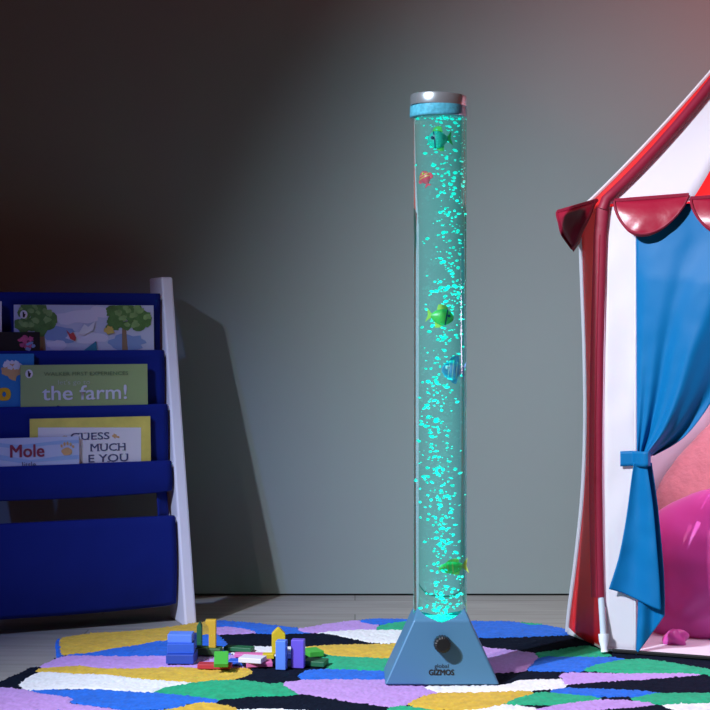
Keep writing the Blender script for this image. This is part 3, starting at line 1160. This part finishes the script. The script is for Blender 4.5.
# top sling: the picture book of trees
b = Book(14, 153.5, 305, 352, 1, .021, INK['sky'], 'wide landscape picture book with two painted green trees in the top sling')
b.shape('sky_wash', [ell(75, 318, 22, 7, .3, 2), ell(100, 312, 16, 5, .3, 3)], INK['cloud'], .0004)
b.shape('sky_wash', [ell(62, 335, 18, 8, .3, 5)], INK['blue'], .0005)
b.shape('sky_wash', [ell(128, 343, 18, 8, .3, 6)], INK['blue'], .0005)
b.shape('sky_wash', [ell(88, 338, 20, 6, .3, 7), ell(57, 345, 10, 5, .3, 8)], INK['cloud'], .0006)
b.shape('painted_trunk', [[(40, 330), (44, 330), (46, 352), (38, 352)]], INK['bark'], .0007)
b.shape('painted_trunk', [[(122, 328), (126, 328), (128, 352), (122, 352)]], INK['bark'], .0007)
b.shape('painted_tree', scatter(34, 319, 18, 12, 26, 6, 3) + scatter(44, 332, 6, 6, 5, 4, 8), INK['leaf'], .0008)
b.shape('painted_tree', scatter(32, 316, 17, 10, 14, 3.2, 5) + scatter(50, 312, 6, 4, 4, 3, 9), INK['leaf2'], .0020)
b.shape('painted_tree', scatter(126, 319, 20, 12, 26, 6, 13), INK['leaf'], .0008)
b.shape('painted_tree', scatter(128, 317, 19, 11, 14, 3.2, 15), INK['leaf2'], .0020)
b.shape('painted_cloak', [[(66, 330), (70, 334), (73, 332), (76, 338), (75, 341), (70, 339)]], INK['red'], .0030)
b.shape('painted_roof', [[(84, 350), (96, 341), (97, 352), (84, 352)]], INK['teal'], .0030)
b.shape('painted_animal', [ell(109, 330, 5, 4, .3, 4)], INK['ochre'], .0030)
b.shape('painted_kite', [[(78, 334), (84, 324), (88, 327), (95, 321), (93, 330), (84, 335)]], INK['white'], .0030)
b.shape('publisher_badge', [ell(23.5, 314.5, 3.8, 4.2, 0)], INK['white'], .0034)
b.shape('publisher_mark', [[(22.3, 311.5), (24, 312.5), (23.8, 314), (25.3, 314), (24.3, 317.5), (22.6, 317.5)]], INK['black'], .0040)
# black book in front of it
b = Book(-34, 39.8, 332, 353, 1, .011, INK['black'], 'black book with a pink flower printed on its corner in the top sling')
b.shape('printed_flower', scatter(26, 342.5, 6.5, 6.5, 16, 2.6, 21), INK['pink'], .0005)
b.shape('printed_flower', scatter(30, 346, 5, 4, 5, 2, 25), INK['blue'], .0014)
# pale book at the frame's edge
Book(-70, 1.6, 301, 352, 1, .020, INK['white'], 'pale book mostly cut off at the left edge of the photo, top sling')

# second sling
b = Book(-62, 34, 354, 409, 2, .020, INK['cyan'], 'bright blue book with a yellow letter o in the second sling')
b.shape('painted_bird', [ell(12, 371, 9.5, 8.5, .3, 3)], INK['tan'], .0005)
b.shape('painted_bird', scatter(12, 364.5, 8, 3.5, 12, 2.6, 4), INK['white'], .0008)
b.text('o', -1.5, 9.6, 388.5, 400.2, mat('print_amber', (.78, .42, .01), .5), bold=.05)
b = Book(20.5, 147.3, 364.5, 409, 2, .011, INK['green'], 'sage green book titled the farm in the second sling')
b.text('WALKER FIRST EXPERIENCES', 43.7, 128, 372.2, 375.9, INK['dgreen'])
b.text("let's go to", 58, 90, 380.0, 386.0, mat('print_pale_green', (.46, .52, .40), .5))
b.text('the farm!', 42.3, 126.6, 386.0, 400.4, mat('print_lilac_white', (.62, .62, .72), .5), bold=.012)
b.shape('publisher_badge', [ell(29, 373.8, 3.8, 4.4, 0)], INK['white'], .0006)
b.shape('publisher_mark', [[(27.8, 370.6), (29.5, 371.6), (29.3, 373), (30.9, 373), (29.9, 376.8), (28.1, 376.8)]], INK['black'], .0012)
b.shape('painted_top', [ell(58, 407, 1.8, 1.4, .2, 3)], INK['black'], .0006)

# third sling
b = Book(30, 150.3, 417.5, 466, 3, .020, INK['lemon'], 'yellow bordered book with serif capitals on a white panel in the third sling')
b.shape('title_panel', [[(38, 427.5), (141, 427.5), (141, 468), (38, 468)]], INK['white'], .0005)


def serif(b, s, x0, x1, yt, yb):
    """capitals with small slab serifs, all in one lettering mesh"""
    u0, v0 = b.uv(x0, yb)
    u1, _ = b.uv(x1, yb)
    _, v1 = b.uv(x0, yt)
    me = lettering(s, u0, u1, v0, v1, b.O, RU, LU, BN, bold=.012, lift=.0014)
    bm = bmesh.new()
    bm.from_mesh(me)
    n = len(s)
    w = (u1 - u0) / n
    hh = (v1 - v0) * .08
    for i, ch in enumerate(s):
        for e in {'U': (.18, .82), 'M': (.12, .88), 'H': (.18, .82), 'E': (.22,), 'Y': (.5,)}.get(ch, ()):
            for y in ((v1 - hh,) if ch == 'U' else (v0,) if ch == 'Y' else (v0, v1 - hh)):
                xc, d = u0 + w * (i + e), w * .17
                bm.faces.new([bm.verts.new(b.O + RU * (xc + q) + LU * (y + r) + BN * .0015) for q, r in ((-d, 0), (d, 0), (d, hh), (-d, hh))])
    bm.to_mesh(me)
    bm.free()
    link('title_lettering', me, INK['navy'], b.root)


serif(b, 'GUESS', 70.5, 109.3, 433.2, 440.2)
serif(b, 'MUCH', 90.5, 125.3, 444.0, 451.4)
serif(b, 'E YOU', 88.5, 128.0, 454.8, 462.4)
b.shape('printed_leaf', [ell(114.5, 436, 2.2, 2.2, .4, 3), ell(118, 437, 1.8, 1.0, .3, 5)], INK['tan'], .0010)
b.shape('printed_leaf', [ell(65, 437, 2.8, 1.2, .3, 6)], INK['tan'], .0010)
b = Book(-62, 79, 438.2, 467, 3, .011, INK['ice'], 'pale blue striped book titled Mole with an orange paw print in the third sling')
b.shape('cover_stripe', [[(-60, 444), (-20, 441), (20, 445), (60, 440.5), (79, 440), (79, 443), (50, 445), (20, 449), (-20, 445), (-60, 448)],
                         [(-60, 457), (-10, 453), (30, 460), (60, 456), (79, 455), (79, 459), (50, 461), (20, 463), (-20, 457), (-60, 461)]], INK['ice2'], .0004)
b.text('Mole', 10.3, 44, 445.2, 457.6, INK['maroon'], bold=.02)
b.text('little', 22, 36, 461.9, 467.6, INK['navy'])
b.shape('paw_print', [ell(66.8, 451.5, 5.2, 4.0, .1, 2), ell(61.5, 446, 1.1, 1.6, 0), ell(64.3, 444, 1.1, 1.9, 0), ell(67.4, 443.4, 1.1, 1.9, 0),
                      ell(70.4, 444.2, 1.1, 1.8, 0), ell(73, 446.6, 1.1, 1.4, 0)], INK['tan'], .0010)

# ------------------------------------------------------------------ toy blocks on the rug
BG = 'wooden toy blocks on the rug'


def block(name, px, pybase, w, d, h, yaw, m, label, z=0.0, poly=None, dpx=0, pitch=0.0, roll=0.0):
    """base centre seen at (px, pybase); w wide, d deep, h high; poly: outline in the w-h plane (fractions)"""
    c = ground(px, pybase, z)
    a = math.radians(yaw)
    ax = Vector((math.cos(a), math.sin(a), 0))
    ay = Vector((-math.sin(a), math.cos(a), 0))
    bm = bmesh.new()
    if poly:
        prism(bm, [((x - .5) * w, y * h) for x, y in poly], -ay * d / 2, ax, Z, ay, d)
    else:
        box(bm, Z * h / 2, ax, ay, Z, w, d, h)
    if pitch:
        bmesh.ops.rotate(bm, verts=bm.verts, cent=Vector(), matrix=Matrix.Rotation(math.radians(pitch), 3, ax))
    if roll:
        bmesh.ops.rotate(bm, verts=bm.verts, cent=Vector(), matrix=Matrix.Rotation(math.radians(roll), 3, ay))
    if pitch or roll:
        lo = min(v.co.z for v in bm.verts)
        bmesh.ops.translate(bm, verts=bm.verts, vec=(0, 0, -lo))
    o = bm_obj(name, bm, m, None, smooth=False, bevel=.0012)
    o.location = c + Z * .0003
    return tag(o, label, 'block', BG)


P_ = PAINT
Lb = 'toy_block'
pk = 3.19 / FPX
block(Lb, 182, 661.0, .060, .060, .0195, -3, P_['navyblue'], 'lowest blue plank of the stack of three at the left of the toy blocks')
block(Lb, 181.5, 651.4, .058, .050, .0215, 2, P_['blue'], 'middle blue plank of the stack of three at the left of the toy blocks', z=.0198)
block(Lb, 181.0, 641.2, .053, .040, .0180, -2, P_['sky'], 'topmost blue plank of the stack of three at the left of the toy blocks', z=.0416)
block(Lb, 196.8, 653, .014, .016, .044, 8, P_['navy'], 'small dark navy upright block just right of the blue stack')
block(Lb, 209, 654.0, .056, .032, .0150, -6, P_['olive'], 'dark green flat block carrying the green and yellow uprights')
block(Lb, 199.6, 647.0, .011, .020, .058, 0, P_['dgreen'], 'thin dark green pointed upright standing on the flat green block', z=.0153,
      poly=[(0, 0), (1, 0), (1, .82), (.5, 1), (0, .82)])
block(Lb, 211, 647.2, .023, .020, .061, 0, P_['amber'], 'yellow upright block with a notched side standing on the flat green block', z=.0153,
      poly=[(0, .0), (1, 0), (1, 1), (0, 1), (0, .86), (.22, .80), (.32, .68), (.32, .5), (.32, 0)][1:] + [])
block(Lb, 239, 650.5, .066, .026, .0090, -16, P_['dgreen'], 'dark green plank lying flat behind the pink and white blocks')
block(Lb, 251, 656.8, .072, .020, .0080, -3, P_['pink'], 'pale pink plank lying behind the white block')
block(Lb, 259, 665.5, .056, .036, .0095, 8, P_['pink'], 'pink plank lying under the white block')
block(Lb, 252.5, 661.6, .052, .036, .0105, -16, P_['white'], 'white plank lying on the pink one in the middle of the blocks', z=.0098, roll=0)
block(Lb, 237, 664.0, .036, .030, .0090, -8, P_['blue'], 'small blue flat block between the green tilted block and the white plank')
block(Lb, 215, 668.0, .072, .026, .0100, -4, P_['red'], 'dark red plank lying flat at the front of the blocks')
block(Lb, 221.3, 665.5, .030, .044, .0100, 4, P_['green'], 'bright green block tilted over the red plank', z=.0103, pitch=24)
block(Lb, 278.5, 653.0, .030, .018, .057, 4, P_['yellow'], 'yellow pointed house shaped block standing upright behind the blue upright',
      poly=[(0, 0), (1, 0), (1, .76), (.62, .97), (.5, 1), (.38, .97), (0, .76)])
block(Lb, 268.5, 658.0, .025, .022, .0100, 0, P_['yellow'], 'small yellow flat block at the foot of the pointed yellow block')
block(Lb, 281.6, 669.0, .0215, .0215, .061, -10, P_['sky'], 'bright blue upright block standing in front of the yellow pointed block')
block(Lb, 298.2, 667.3, .0275, .0215, .0595, -8, P_['violet'], 'violet upright block standing right of the blue upright')
block(Lb, 290.4, 657.5, .014, .030, .0120, 0, P_['navy'], 'small navy flat block between the blue and violet uprights')
block(Lb, 313, 655.0, .034, .046, .0120, 24, P_['green'], 'bright green block lying right of the violet upright')
block(Lb, 316, 664.8, .046, .040, .0110, -14, P_['dgreen'], 'dark green flat block lying in front of the bright green one')

# ------------------------------------------------------------------ light
def spot(name, loc, aim, power, col, size, blend, soft):
    l = bpy.data.lights.new(name, 'SPOT')
    l.energy = power
    l.color = col
    l.spot_size = math.radians(size)
    l.spot_blend = blend
    l.shadow_soft_size = soft
    o = bpy.data.objects.new(name, l)
    o.location = loc
    o.rotation_euler = (Vector(aim) - Vector(loc)).to_track_quat('-Z', 'Y').to_euler()
    COL.objects.link(o)
    return o


k1 = spot('key_light', (-2.12, .95, 2.62), (0.78, 3.5, .0), 960, (0.74, 0.83, 1.0), 60, 1.0, .035)
k1.scale = (.615, 1, 1)
k2 = spot('second_key_light', (-1.72, 1.0, 2.6), (0.82, 3.5, .02), 240, (1.0, 0.84, 0.76), 60, 1.0, .035)
k2.scale = (.58, 1, 1)
spot('blue_light', (-2.2, 1.1, 2.6), (-.72, 3.5, .30), 165, (0.15, 0.30, 1.0), 26, 1.0, .03)
spot('red_light', (2.3, 3.0, 1.6), (1.40, 4.06, 1.85), 110, (1.0, 0.08, 0.07), 66, 1.0, .2)
column_fills = []
for k in range(5):                                   # point lights added up the column to spread the lamp's teal glow
    ll = bpy.data.lights.new('column_fill', 'POINT')
    ll.energy = .55
    ll.color = (0.0, 1.0, 0.72)
    ll.shadow_soft_size = 0.0
    lo = bpy.data.objects.new('column_fill', ll)
    lo.location = (LX, LY, .16 + .19 * k)
    COL.objects.link(lo)
    column_fills.append(lo)
pl = bpy.data.lights.new('tent_fill', 'POINT')  # unseen fill light added to brighten the tent interior and pillows
pl.energy = 12
pl.color = (0.95, 0.70, 0.95)
pl.shadow_soft_size = .14
po = bpy.data.objects.new('tent_fill', pl)
po.location = (1.0, 3.27, .74)
COL.objects.link(po)
for o in [k1, k2] + column_fills:
    o.data.cycles.is_caustics_light = True
for o in bpy.data.objects:
    if o.name in ('tube', 'water'):
        o.cycles.is_caustics_caster = True
    elif o.name in ('rug', 'wall_back', 'floor') or (o.parent and o.parent.name.startswith('toy_fish')) or o.parent is tent:
        o.cycles.is_caustics_receiver = True

W = bpy.data.worlds.new('world')
S.world = W
W.use_nodes = True
bg = W.node_tree.nodes['Background']
bg.inputs['Color'].default_value = (0.072, 0.020, 0.014, 1)
bg.inputs['Strength'].default_value = 0.9

# ------------------------------------------------------------------ camera
cam = bpy.data.cameras.new('camera')
cam.sensor_width = 36
cam.sensor_fit = 'HORIZONTAL'
cam.lens = 36 * FPX / 710
cam.shift_y = -(355 - HY) / 710
cam.clip_start = .05
co = bpy.data.objects.new('camera', cam)
co.location = (0, 0, CAMZ)
co.rotation_euler = (PI / 2, 0, 0)
COL.objects.link(co)
S.camera = co

S.view_settings.view_transform = 'Standard'
S.view_settings.look = 'None'
S.view_settings.gamma = 1
S.view_settings.use_curve_mapping = False
S.view_settings.exposure = 0
S.cycles.use_denoising = True
S.cycles.max_bounces = 16
S.cycles.transmission_bounces = 12
S.cycles.transparent_max_bounces = 12
S.cycles.sample_clamp_indirect = 4
